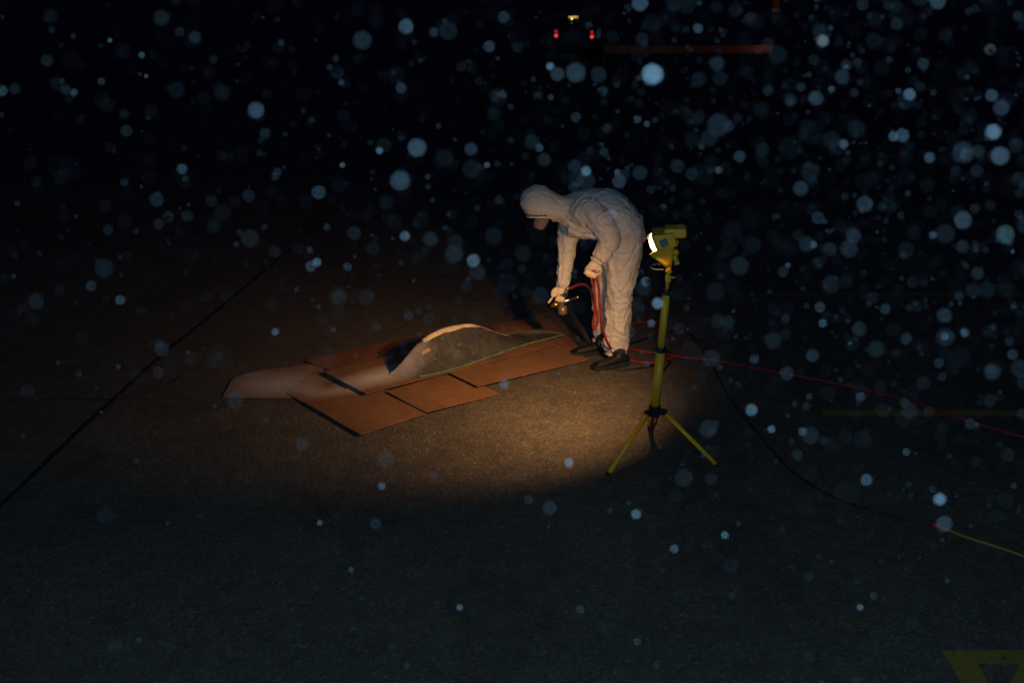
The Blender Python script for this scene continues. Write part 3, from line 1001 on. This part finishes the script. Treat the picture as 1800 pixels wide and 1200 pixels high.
finger(bm, [tb, tb - ac2 * 0.020 + hd2 * 0.022 + tow * 0.012, tb - ac2 * 0.020 + hd2 * 0.046 + tow * 0.024, tb - ac2 * 0.008 + hd2 * 0.062 + tow * 0.030], 0.0115, 0.009)
# ankles and feet inside the shoes
HEEL_N, TOE_N = G(1099, 629, 0.05), G(1043, 642, 0.035)
HEEL_F, TOE_F = G(1068, 607, 0.05), G(1006, 617, 0.035)
for lg, he, to in ((LEG_N, HEEL_N, TOE_N), (LEG_F, HEEL_F, TOE_F)):
    add_limb(bm, [(lg[-1][0], .05, .05), (lerp(he, to, .18) + Vector((0, 0, .03)), .036, .042), (lerp(he, to, .3) + Vector((0, 0, .005)), .032, .032)])
    add_limb(bm, [(lerp(he, to, .08), .030, .030), (lerp(he, to, .5), .036, .028), (lerp(he, to, .88), .034, .020)])
body = remeshed('body', bm, 0.0055, M['glove'], person, 2)
body.data.materials.append(M['skin'])
body.data.materials.append(M['shoe'])
for p in body.data.polygons:
    c = p.center
    if (c - headC).length < 0.2:
        p.material_index = 1
    elif c.z < 0.125:
        p.material_index = 2
# eyes
for sg in (1, -1):
    bm = bmesh.new(); add_ball(bm, FP(-0.004, sg * 0.031, 0.080), .010, .012, .009, HR, 2)
    obj('eye', bm, M['steel'], person, smooth=True)
# respirator
bm = bmesh.new()
rings = []
for t, r in ((0.070, 0.054), (0.090, 0.053), (0.118, 0.049), (0.146, 0.043), (0.160, 0.034), (0.165, 0.016)):
    rings.append([bm.verts.new(FP(-0.052 + math.cos(2 * math.pi * k / 24) * r * 0.95, math.sin(2 * math.pi * k / 24) * r, t - 0.012 * abs(math.sin(2 * math.pi * k / 24)) * (1 if t < 0.09 else 0))) for k in range(24)])
for a, b in zip(rings, rings[1:]):
    for k in range(24):
        bm.faces.new((a[k], a[(k + 1) % 24], b[(k + 1) % 24], b[k]))
bm.faces.new(rings[-1])
resp = tag(obj('respirator', bm, M['mask'], person, smooth=True), 'tan cup shaped dust mask under the hood')
for sg in (1, -1):
    bm = bmesh.new()
    add_tube(bm, [FP(-0.05, sg * 0.047, 0.080), FP(-0.035, sg * 0.068, 0.045), FP(-0.01, sg * 0.080, 0.0)], 0.003, 6)
    obj('strap', bm, M['glove'], resp)
# shoes
def shoe(he, to):
    bm = bmesh.new()
    d = (to - he); d.z = 0; ln = d.length; d.normalize()
    n = Vector((-d.y, d.x, 0))
    prof = [(-0.02, .028, .074), (0.02, .034, .084), (0.07, .036, .088), (0.12, .038, .070), (0.17, .042, .054), (0.215, .040, .046), (ln + .004, .026, .036)]
    rings = []
    for s, w, h in prof:
        c = he + d * s
        ring = []
        for k in range(12):
            a = 2 * math.pi * k / 12
            ring.append(bm.verts.new((c.x + n.x * w * math.cos(a), c.y + n.y * w * math.cos(a), 0.028 + (h - 0.028) * (0.5 + 0.5 * math.sin(a)) if math.sin(a) > -0.9 else 0.028)))
        rings.append(ring)
    for a, b in zip(rings, rings[1:]):
        for k in range(12):
            bm.faces.new((a[k], a[(k + 1) % 12], b[(k + 1) % 12], b[k]))
    bm.faces.new(rings[0][::-1]); bm.faces.new(rings[-1])
    o = obj('shoe', bm, M['shoe'], person, smooth=True)
    bm = bmesh.new()
    outl = []
    for sg in (1, -1):
        pr = prof if sg == 1 else prof[::-1]
        for s, w, h in pr:
            p = he + d * s + n * sg * (w + 0.004)
            outl.append((p.x, p.y))
    lo = [bm.verts.new((x, y, 0.006)) for x, y in outl]
    hi = [bm.verts.new((x, y, 0.029)) for x, y in outl]
    bm.faces.new(lo[::-1]); bm.faces.new(hi)
    for k in range(len(outl)):
        bm.faces.new((lo[k], lo[(k + 1) % len(outl)], hi[(k + 1) % len(outl)], hi[k]))
    obj('sole', bm, M['sole'], o)
shoe(HEEL_N, TOE_N)
shoe(HEEL_F, TOE_F)

# ------------------------------------------------------------------ spray gun
gun = thing('spray_gun', 'shiny metal spray gun held low in the worker’s right hand', 'spray gun')
YG = 6.47
nz, rear = W(966, 538.5, YG), W(1017, 521.5, YG)
gd = (rear - nz).normalized()
bm = bmesh.new()
add_tube(bm, [lerp(nz, rear, t) for t in (.30, .34, .55, .72, .74, .90, .91)], [.012, .0155, .0155, .013, .009, .009, .006], 16)
obj('barrel', bm, M['chrome'], gun, smooth=True)
bm = bmesh.new()
add_tube(bm, [lerp(nz, rear, t) for t in (.02, .06, .16, .20, .31)], [.006, .012, .018, .019, .013], 16)
obj('air_cap', bm, M['brass'], gun, smooth=True)
bm = bmesh.new()
add_tube(bm, [rear - gd * 0.02, rear - gd * 0.006, rear + gd * 0.004], [.008, .010, .007], 12)
obj('adjuster_knob', bm, M['brass'], gun, smooth=True)
g0, g1 = lerp(nz, rear, .42), W(996, 511.5, YG)
bm = bmesh.new()
add_limb(bm, [(g0, .011, .014), (lerp(g0, g1, .5), .012, .016), (g1, .010, .012)], seg=12)
obj('handle', bm, M['chrome'], gun, smooth=True)
gv = (g1 - g0).normalized()
bm = bmesh.new()
add_tube(bm, [g1, g1 + gv * 0.012, g1 + gv * 0.03], [.008, .009, .006], 10)
obj('hose_fitting', bm, M['brass'], gun, smooth=True)
bm = bmesh.new()
add_tube(bm, [lerp(nz, rear, .30) + gv * 0.016, lerp(nz, rear, .24) + gv * 0.045, lerp(nz, rear, .30) + gv * 0.075], .0035, 8)
obj('trigger', bm, M['chrome'], gun, smooth=True)
dn = Vector((0.1, 0, -1)).normalized()
bm = bmesh.new()
c0 = lerp(nz, rear, .42)
add_tube(bm, [c0 + dn * 0.012, c0 + dn * 0.022, c0 + dn * 0.026, c0 + dn * 0.075, c0 + dn * 0.085], [.008, .012, .030, .032, .024], 18)
obj('paint_cup', bm, M['cup'], gun, smooth=True)

# ------------------------------------------------------------------ air hose
def GH(px, py, z=0.012):
    return G(px, py, z)
hand = W(1041, 480, 6.205)
hp = [g1 + gv * 0.028, W(1004, 506, 6.46), W(1015, 501, 6.42), W(1027, 500, 6.36), W(1037, 507, 6.30), W(1044, 530, 6.27), W(1050, 552, 6.27), W(1050, 568, 6.27), W(1045, 578, 6.26), W(1042, 570, 6.25),
      W(1046, 545, 6.235), W(1045, 515, 6.225), W(1040, 493, 6.215), W(1040, 481, 6.205), W(1044, 476, 6.205), W(1048, 483, 6.20), W(1053, 510, 6.21), W(1055, 545, 6.22), W(1060, 578, 6.25), W(1070, 606, 6.29),
      GH(1088, 625), GH(1112, 634), GH(1145, 637.5), GH(1175, 632), GH(1205, 615), GH(1205, 590), GH(1165, 567.5), GH(1120, 567.5), GH(1092, 575), GH(1078, 590), GH(1082, 602), GH(1100, 610.5), GH(1130, 617.5), GH(1165, 622),
      GH(1200, 628, 0.024), GH(1260, 634), GH(1330, 647), GH(1420, 664), GH(1520, 684), GH(1620, 712), GH(1710, 742), GH(1810, 770), GH(1960, 800), GH(2200, 830)]
bm = bmesh.new()
pts = [Vector(p) for p in catmull(hp, 8)]
add_tube(bm, pts, 0.0085, 10)
tag(obj('air_hose', bm, M['hose'], smooth=True), 'red rubber air hose looped in the worker’s hand and trailing off to the right', 'hose')

# ------------------------------------------------------------------ cables
pz = lambda t: ax(t) + Vector((0.02, 0.03, 0))
cp = [W(1196, 419, 4.97), W(1195, 428, 4.985), W(1188, 445, 4.995), ax(0.78) + Vector((0.006, 0.045, 0)), ax(0.70) + Vector((0.006, 0.035, 0)), ax(0.55) + Vector((0.006, 0.035, 0)), ax(0.42) + Vector((0.006, 0.036, 0)), ax(0.3) + Vector((0.006, 0.04, 0)), ax(0.15) + Vector((0.006, 0.05, 0)), ax(0.0) + Vector((0.010, 0.075, 0)),
      Vector((0.785, 5.12, 0.13)), Vector((0.80, 5.22, 0.05)), Vector((0.82, 5.32, 0.009)), Vector((0.86, 5.45, 0.008)), Vector((0.905, 5.75, 0.008)), Vector((0.965, 6.1, 0.008)), G(1178, 634, .008), G(1150, 642, .008), G(1115, 648, .008), G(1078, 648, .008), G(1062, 636, .008), G(1078, 618, .008), G(1120, 600, .008), G(1182, 582, .008), G(1204, 579, .008), G(1224, 600, .008),
      G(1250, 640, .03), G(1284, 700, .008), G(1335, 765, .008), G(1400, 834, .008), G(1480, 880, .008), G(1560, 903, .008), G(1640, 921, .008)]
bm = bmesh.new()
add_tube(bm, [Vector(p) for p in catmull(cp, 8)], 0.0065, 8)
tag(obj('power_cable', bm, M['cable'], smooth=True), 'black power cable running from the work light towards the lower right', 'cable')
a, b = G(1637, 920, .018), G(1652, 925, .018)
yl = tag(link('extension_lead', None), 'yellow extension lead with a red plug lying at the right', 'cable')
bm = bmesh.new()
add_tube(bm, [a, lerp(a, b, .2), lerp(a, b, .8), b, lerp(a, b, 1.4)], [.012, .017, .017, .012, .007], 12)
obj('plug', bm, M['rplug'], yl, smooth=True)
bm = bmesh.new()
add_tube(bm, [Vector(p) for p in catmull([b, G(1665, 930, .008), G(1700, 944, .008), G(1760, 963, .008), G(1810, 982, .008), G(1900, 1030, .008), G(2050, 1060, .008)], 8)], 0.0065, 8)
obj('cord', bm, M['ycable'], yl, smooth=True)

# ------------------------------------------------------------------ far car seen from behind
car = thing('car', 'dark car seen from behind far off, its red tail lamps lit', 'car')
YC = 33.0
xc = W(1008, 60, YC).x
def extr(name, prof, hw_of, m, parent, bev=0.03):
    bm = bmesh.new()
    Lh = [bm.verts.new((xc - hw_of(z), YC + y, z)) for y, z in prof]
    Rh = [bm.verts.new((xc + hw_of(z), YC + y, z)) for y, z in prof]
    bm.faces.new(Lh); bm.faces.new(Rh[::-1])
    n = len(prof)
    for k in range(n):
        bm.faces.new((Lh[k], Rh[k], Rh[(k + 1) % n], Lh[(k + 1) % n]))
    bmesh.ops.recalc_face_normals(bm, faces=bm.faces)
    if bev:
        bmesh.ops.bevel(bm, geom=list(bm.edges), offset=bev, segments=2, affect='EDGES', profile=0.5)
    return obj(name, bm, m, parent)
hwz = lambda z: 0.84 if z < 0.9 else lerp(0.84, 0.60, (z - 0.9) / 0.48)
extr('body', [(0.02, .28), (0.0, .55), (0.06, .92), (0.5, 1.0), (3.0, .98), (3.9, .80), (4.1, .55), (4.05, .25)], hwz, M['car'], car)
extr('cabin', [(0.12, .93), (0.42, 1.33), (0.7, 1.39), (1.8, 1.38), (2.7, .98)], lambda z: hwz(z) - 0.04, M['car'], car)
bm = bmesh.new()
v = [bm.verts.new(p) for p in ((xc - .62, YC + .135, .975), (xc + .62, YC + .135, .975), (xc + .52, YC + .375, 1.30), (xc - .52, YC + .375, 1.30))]
bm.faces.new(v)
bmesh.ops.translate(bm, vec=Vector((0, -.04, .02)), verts=bm.verts)
obj('rear_window', bm, M['glass'], car)
bm = bmesh.new(); add_box(bm, Vector((xc, YC - .03, .42)), 1.62, .12, .18, None, .03)
obj('rear_bumper', bm, M['plastic'], car)
for sx in (-1, 1):
    for yy in (0.75, 3.25):
        bm = bmesh.new()
        add_tube(bm, [(xc + sx * .66, YC + yy, .30), (xc + sx * .68, YC + yy, .30), (xc + sx * .83, YC + yy, .30), (xc + sx * .85, YC + yy, .30)], [.26, .30, .30, .26], 24)
        wh = obj('wheel', bm, M['tyre'], car, smooth=True)
        bm = bmesh.new()
        add_tube(bm, [(xc + sx * .845, YC + yy, .30), (xc + sx * .862, YC + yy, .30)], [.18, .16], 16)
        obj('rim', bm, M['steel'], wh)
for px, y1, y2 in ((977.5, 55.5, 63.0), (1040.5, 57.0, 65.0)):
    bm = bmesh.new()
    hous = W(px, (y1 + y2) / 2, YC - .02)
    add_box(bm, hous, .16, .05, .32, None, .02)
    tl = obj('tail_lamp', bm, M['plastic'], car)
    for yy, mm, rr in ((y1, M['red_lamp2'], .045), (y2, M['red_lamp'], .055)):
        bm = bmesh.new()
        p = W(px, yy, YC - .05)
        add_ball(bm, p, rr, .03, rr, sub=2)
        obj('lamp_lens', bm, mm, tl, smooth=True)
bm = bmesh.new()
p = W(1008, 30.5, YC + .25)
add_box(bm, p, .29, .08, .045, None, .012)
bar = obj('roof_light_bar', bm, M['amber_lamp'], car)
bm = bmesh.new()
add_box(bm, p - Vector((0, 0, .03)), .24, .06, .03)
obj('bar_mount', bm, M['plastic'], bar)
bm = bmesh.new()
p = W(1005.3, 33.6, YC + .17)
add_ball(bm, p, .022, .02, .022, sub=2)
obj('pilot_lamp', bm, M['green_lamp'], bar, smooth=True)

# ------------------------------------------------------------------ orange barrier with an added hooded lamp that makes its glow
bar_t = thing('road_barrier', 'orange barrier board on posts, dimly lit by an added lamp in the far dark', 'barrier')
YB = 22.0
pl_, pr_ = W(1062, 86, YB), W(1358, 88, YB)
bm = bmesh.new()
add_box(bm, (pl_ + pr_) / 2, (pr_ - pl_).length, .03, .16, None, .006)
obj('board', bm, M['orange'], bar_t)
for p, top in ((pl_, pl_.z + .15), (pr_, 2.35)):
    bm = bmesh.new()
    add_box(bm, Vector((p.x, YB + .06, top / 2)), .09, .07, top, None, .008)
    add_box(bm, Vector((p.x, YB + .06, .03)), .12, .6, .06, None, .01)
    obj('post', bm, M['plastic'], bar_t)
bm = bmesh.new(); add_box(bm, Vector((pr_.x, YB, 2.02)), .13, .03, .42, None, .006); obj('sign_plate', bm, M['orange'], bar_t)
lp = Vector((pr_.x - .12, YB - .38, 1.46))
bm = bmesh.new()
add_box(bm, lp + Vector((0, -.07, .02)), .18, .03, .22, None, .008)
add_box(bm, lp + Vector((0, -.02, .13)), .18, .13, .02, None, .004)
add_tube(bm, [lp + Vector((.06, -.02, .14)), lp + Vector((.30, .3, .2)), Vector((pr_.x, YB + .05, 1.72))], .012, 8)
hood = obj('added_lamp_hood', bm, M['plastic'], bar_t)  # added shield that hides the invented lamp from the camera
bm = bmesh.new(); add_ball(bm, lp, .045, .03, .06, sub=2)
obj('added_lamp_lens', bm, mat('added_lamp_amber', (0.5, .2, .02), 0.3, emit=(1, .4, .05), estr=4.0), hood, smooth=True)  # glowing bulb of the added lamp
pt = bpy.data.lights.new('added_barrier_light', 'SPOT')  # invented light source, added to give the board its orange glow
pt.energy = 0.42; pt.color = (1.0, .38, .06); pt.shadow_soft_size = .04
pt.spot_size = math.radians(95); pt.spot_blend = 1.0
pto = bpy.data.objects.new('added_barrier_light', pt); COL.objects.link(pto)
pto.location = lp + Vector((0, .06, 0)); pto.parent = bar_t
pto.rotation_euler = Vector((-.6, 1, -.75)).to_track_quat('-Z', 'Y').to_euler()

# ------------------------------------------------------------------ dust motes drifting through the air between camera and worker
MOTES = [(714,47,28,.5),(637,71,34,.28),(450,194,30,.45),(733,260,34,.48),(703,318,36,.45),(560,338,26,.4),(1147,131,38,.95),(1012,128,36,.4),(980,131,26,.36),(967,117,14,.7),
(968,171,11,.4),(1059,161,20,.3),(1446,72,22,.8),(1441,55,28,.22),(1260,112,28,.27),(1227,50,18,.5),(1125,6,30,.5),(1263,220,42,.27),(1434,173,28,.32),(1408,153,18,.25),
(1599,166,22,.62),(1579,160,12,.4),(1741,88,22,.42),(1743,168,24,.42),(1746,232,28,.72),(1758,274,34,.52),(1760,190,30,.3),(1693,268,40,.3),(1697,271,22,.36),(1634,277,20,.48),
(1586,238,26,.42),(1570,240,18,.55),(1483,253,18,.6),(1462,157,12,.5),(1487,118,10,.5),(1480,135,28,.27),(1576,43,24,.22),(1648,2,30,.42),(1623,112,22,.27),(1520,359,30,.32),
(1693,387,32,.42),(1767,412,34,.46),(1407,331,28,.27),(1300,275,22,.36),(1263,299,14,.45),(1191,292,26,.22),(1216,306,24,.2),(1203,198,24,.2),(1120,210,16,.4),(1137,218,12,.36),
(1030,301,18,.75),(1085,303,12,.4),(1088,319,26,.38),(948,260,16,.42),(1012,206,20,.3),(667,265,13,.7),(602,290,10,.8),(856,290,11,.6),(828,262,24,.36),(712,415,18,.75),
(832,458,24,.66),(798,447,34,.26),(557,461,16,.6),(546,468,20,.36),(611,469,16,.3),(622,410,26,.22),(575,399,14,.26),(437,344,24,.22),(320,297,20,.4),(193,71,9,.6),
(249,97,12,.5),(257,134,8,.4),(284,32,30,.27),(222,230,22,.22),(130,163,14,.35),(178,143,14,.26),(4,160,20,.36),(219,320,16,.26),(190,404,20,.2),(160,502,20,.3),
(211,527,18,.36),(484,583,14,.5),(1156,533,20,.8),(1135,495,18,.5),(1075,376,20,.45),(705,155,20,.3),(600,145,12,.3),(885,30,22,.3),(860,82,22,.36),(788,55,34,.22),
(762,57,18,.3),(884,166,16,.3),(1145,568,14,.5),(1446,568,16,.5),(1428,625,24,.32),(1321,720,22,.7),(1356,754,14,.6),(1411,758,16,.5),(1383,656,26,.26),(1510,578,28,.28),
(1441,540,20,.36),(1385,466,10,.5),(1494,603,8,.6),(1593,595,22,.27),(1661,591,14,.6),(1696,584,16,.5),(1660,554,28,.27),(1556,543,20,.3),(1742,653,28,.3),(1780,623,20,.3),
(1512,697,18,.36),(1652,877,22,.9),(1660,920,30,.36),(1523,843,22,.5),(1593,794,14,.4),(1118,903,18,.6),(1000,813,16,.8),(1274,940,14,.6),(1185,964,16,.5),(966,892,26,.27),
(929,878,18,.22),(671,854,14,.5),(562,918,10,.7),(808,1067,12,.6),(660,920,20,.26),(617,1001,10,.36),(1512,1067,12,.6),(1020,1070,16,.27),(1120,1127,14,.3),(886,675,18,.5),
(1326,631,18,.3),(1438,383,24,.27),(1430,430,14,.5),(1500,415,28,.28),(1640,413,14,.4),(1780,442,8,.6)]
rng = random.Random(11)
while len(MOTES) < 1700:
    x, y = rng.uniform(-200, 2000), rng.uniform(-150, 1300)
    dens = (0.18 + 0.80 * max(0, min(1, (x - 100) / 1500))) * (1.0 if y < 480 else max(0.10, 1.0 - (y - 480) / 450 * (0.85 if x > 1150 else 1.4)))
    if rng.random() > dens:
        continue
    dm = 9 + 26 * rng.random() ** 1.4 + (25 * rng.random() if rng.random() < .08 else 0)
    br = 0.05 + 0.20 * rng.random() ** 2.6
    if dm > 36: br *= .6
    MOTES.append((x, y, dm, br))
while len(MOTES) < 4300:         # the fine dust between them
    x, y = rng.uniform(-200, 2000), rng.uniform(-150, 1300)
    dens = (0.12 + 0.85 * max(0, min(1, (x - 100) / 1300))) * (1.0 if y < 520 else max(0.14, 1.0 - (y - 520) / 500 * (0.8 if x > 1150 else 1.4)))
    if rng.random() > dens:
        continue
    small = rng.random() < 0.62
    dm = rng.uniform(4, 13) if small else rng.uniform(13, 30)
    br = (0.06 + 0.20 * rng.random() ** 2) if small else rng.uniform(0.04, 0.12)
    MOTES.append((x, y, dm, br))
for _ in range(1500):              # and off to both sides of the view
    x = rng.uniform(-1500, -150) if rng.random() < .35 else rng.uniform(1950, 3300)
    MOTES.append((x, rng.uniform(-300, 760), rng.uniform(6, 26), 0.06 + 0.3 * rng.random() ** 3))
ico = bmesh.new(); bmesh.ops.create_icosphere(ico, subdivisions=1, radius=1.0)
iv = [v.co.copy() for v in ico.verts]; ifc = [[v.index for v in f.verts] for f in ico.faces]; ico.free()
VV, FF, ALB = [], [], []
FOC = 6.3
for x, y, dm, br in MOTES:
    r = ray(x, y).normalized()
    dep = 1.0 / (dm * 0.92 / (APERTURE * FPX) + 1.0 / FOC)
    dist = dep * FPX / ray(x, y).length * (ray(x, y).length / FPX) ** 2
    c = Vector((0, 0, CAM_H)) + r * dist
    B = 0.36 * br ** 2
    L1 = 2.45 / dist ** 2            # what a pure white mote would show in the flash
    aeff = APERTURE * (1 - dep / FOC)
    frac = 0.085
    alb = B / (L1 * frac)
    if alb > 0.88:
        frac = min(0.30, frac * alb / 0.88); alb = 0.88
    m = aeff * math.sqrt(frac)
    tn = rng.random()
    tint = (1.05, 0.86, 0.78) if tn < 0.07 else (0.66, 1.0, 0.90) if tn < 0.11 else (0.80, 0.88, 1.0) if tn < 0.35 else (0.76, 0.89, 1.0)
    ALB.extend([min(0.95, alb * tint[0]), min(0.95, alb * tint[1]), min(0.95, alb * tint[2]), 1.0] * len(ifc))
    o = len(VV)
    sq = Vector((rng.uniform(.85, 1.15), rng.uniform(.85, 1.15), rng.uniform(.85, 1.15)))
    for p in iv:
        VV.append((c.x + p.x * m / 2 * sq.x, c.y + p.y * m / 2 * sq.y, c.z + p.z * m / 2 * sq.z))
    for f in ifc:
        FF.append([k + o for k in f])
me = bpy.data.meshes.new('dust_motes')
me.from_pydata(VV, [], FF)
for p in me.polygons: p.use_smooth = True
at = me.attributes.new('shade', 'FLOAT_COLOR', 'FACE')
at.data.foreach_set('color', ALB)
mm_ = M['mote']; nt_ = mm_.node_tree
an_ = node(nt_, 'ShaderNodeAttribute', attribute_name='shade')
nt_.links.new(an_.outputs['Color'], nt_.nodes['Principled BSDF'].inputs['Base Color'])
nt_.nodes['Principled BSDF'].inputs['Specular IOR Level'].default_value = 0.0
me.materials.append(mm_)
tag(link('dust_motes', me), 'pale dust motes drifting in the dark air, caught by the flash', kind='stuff')
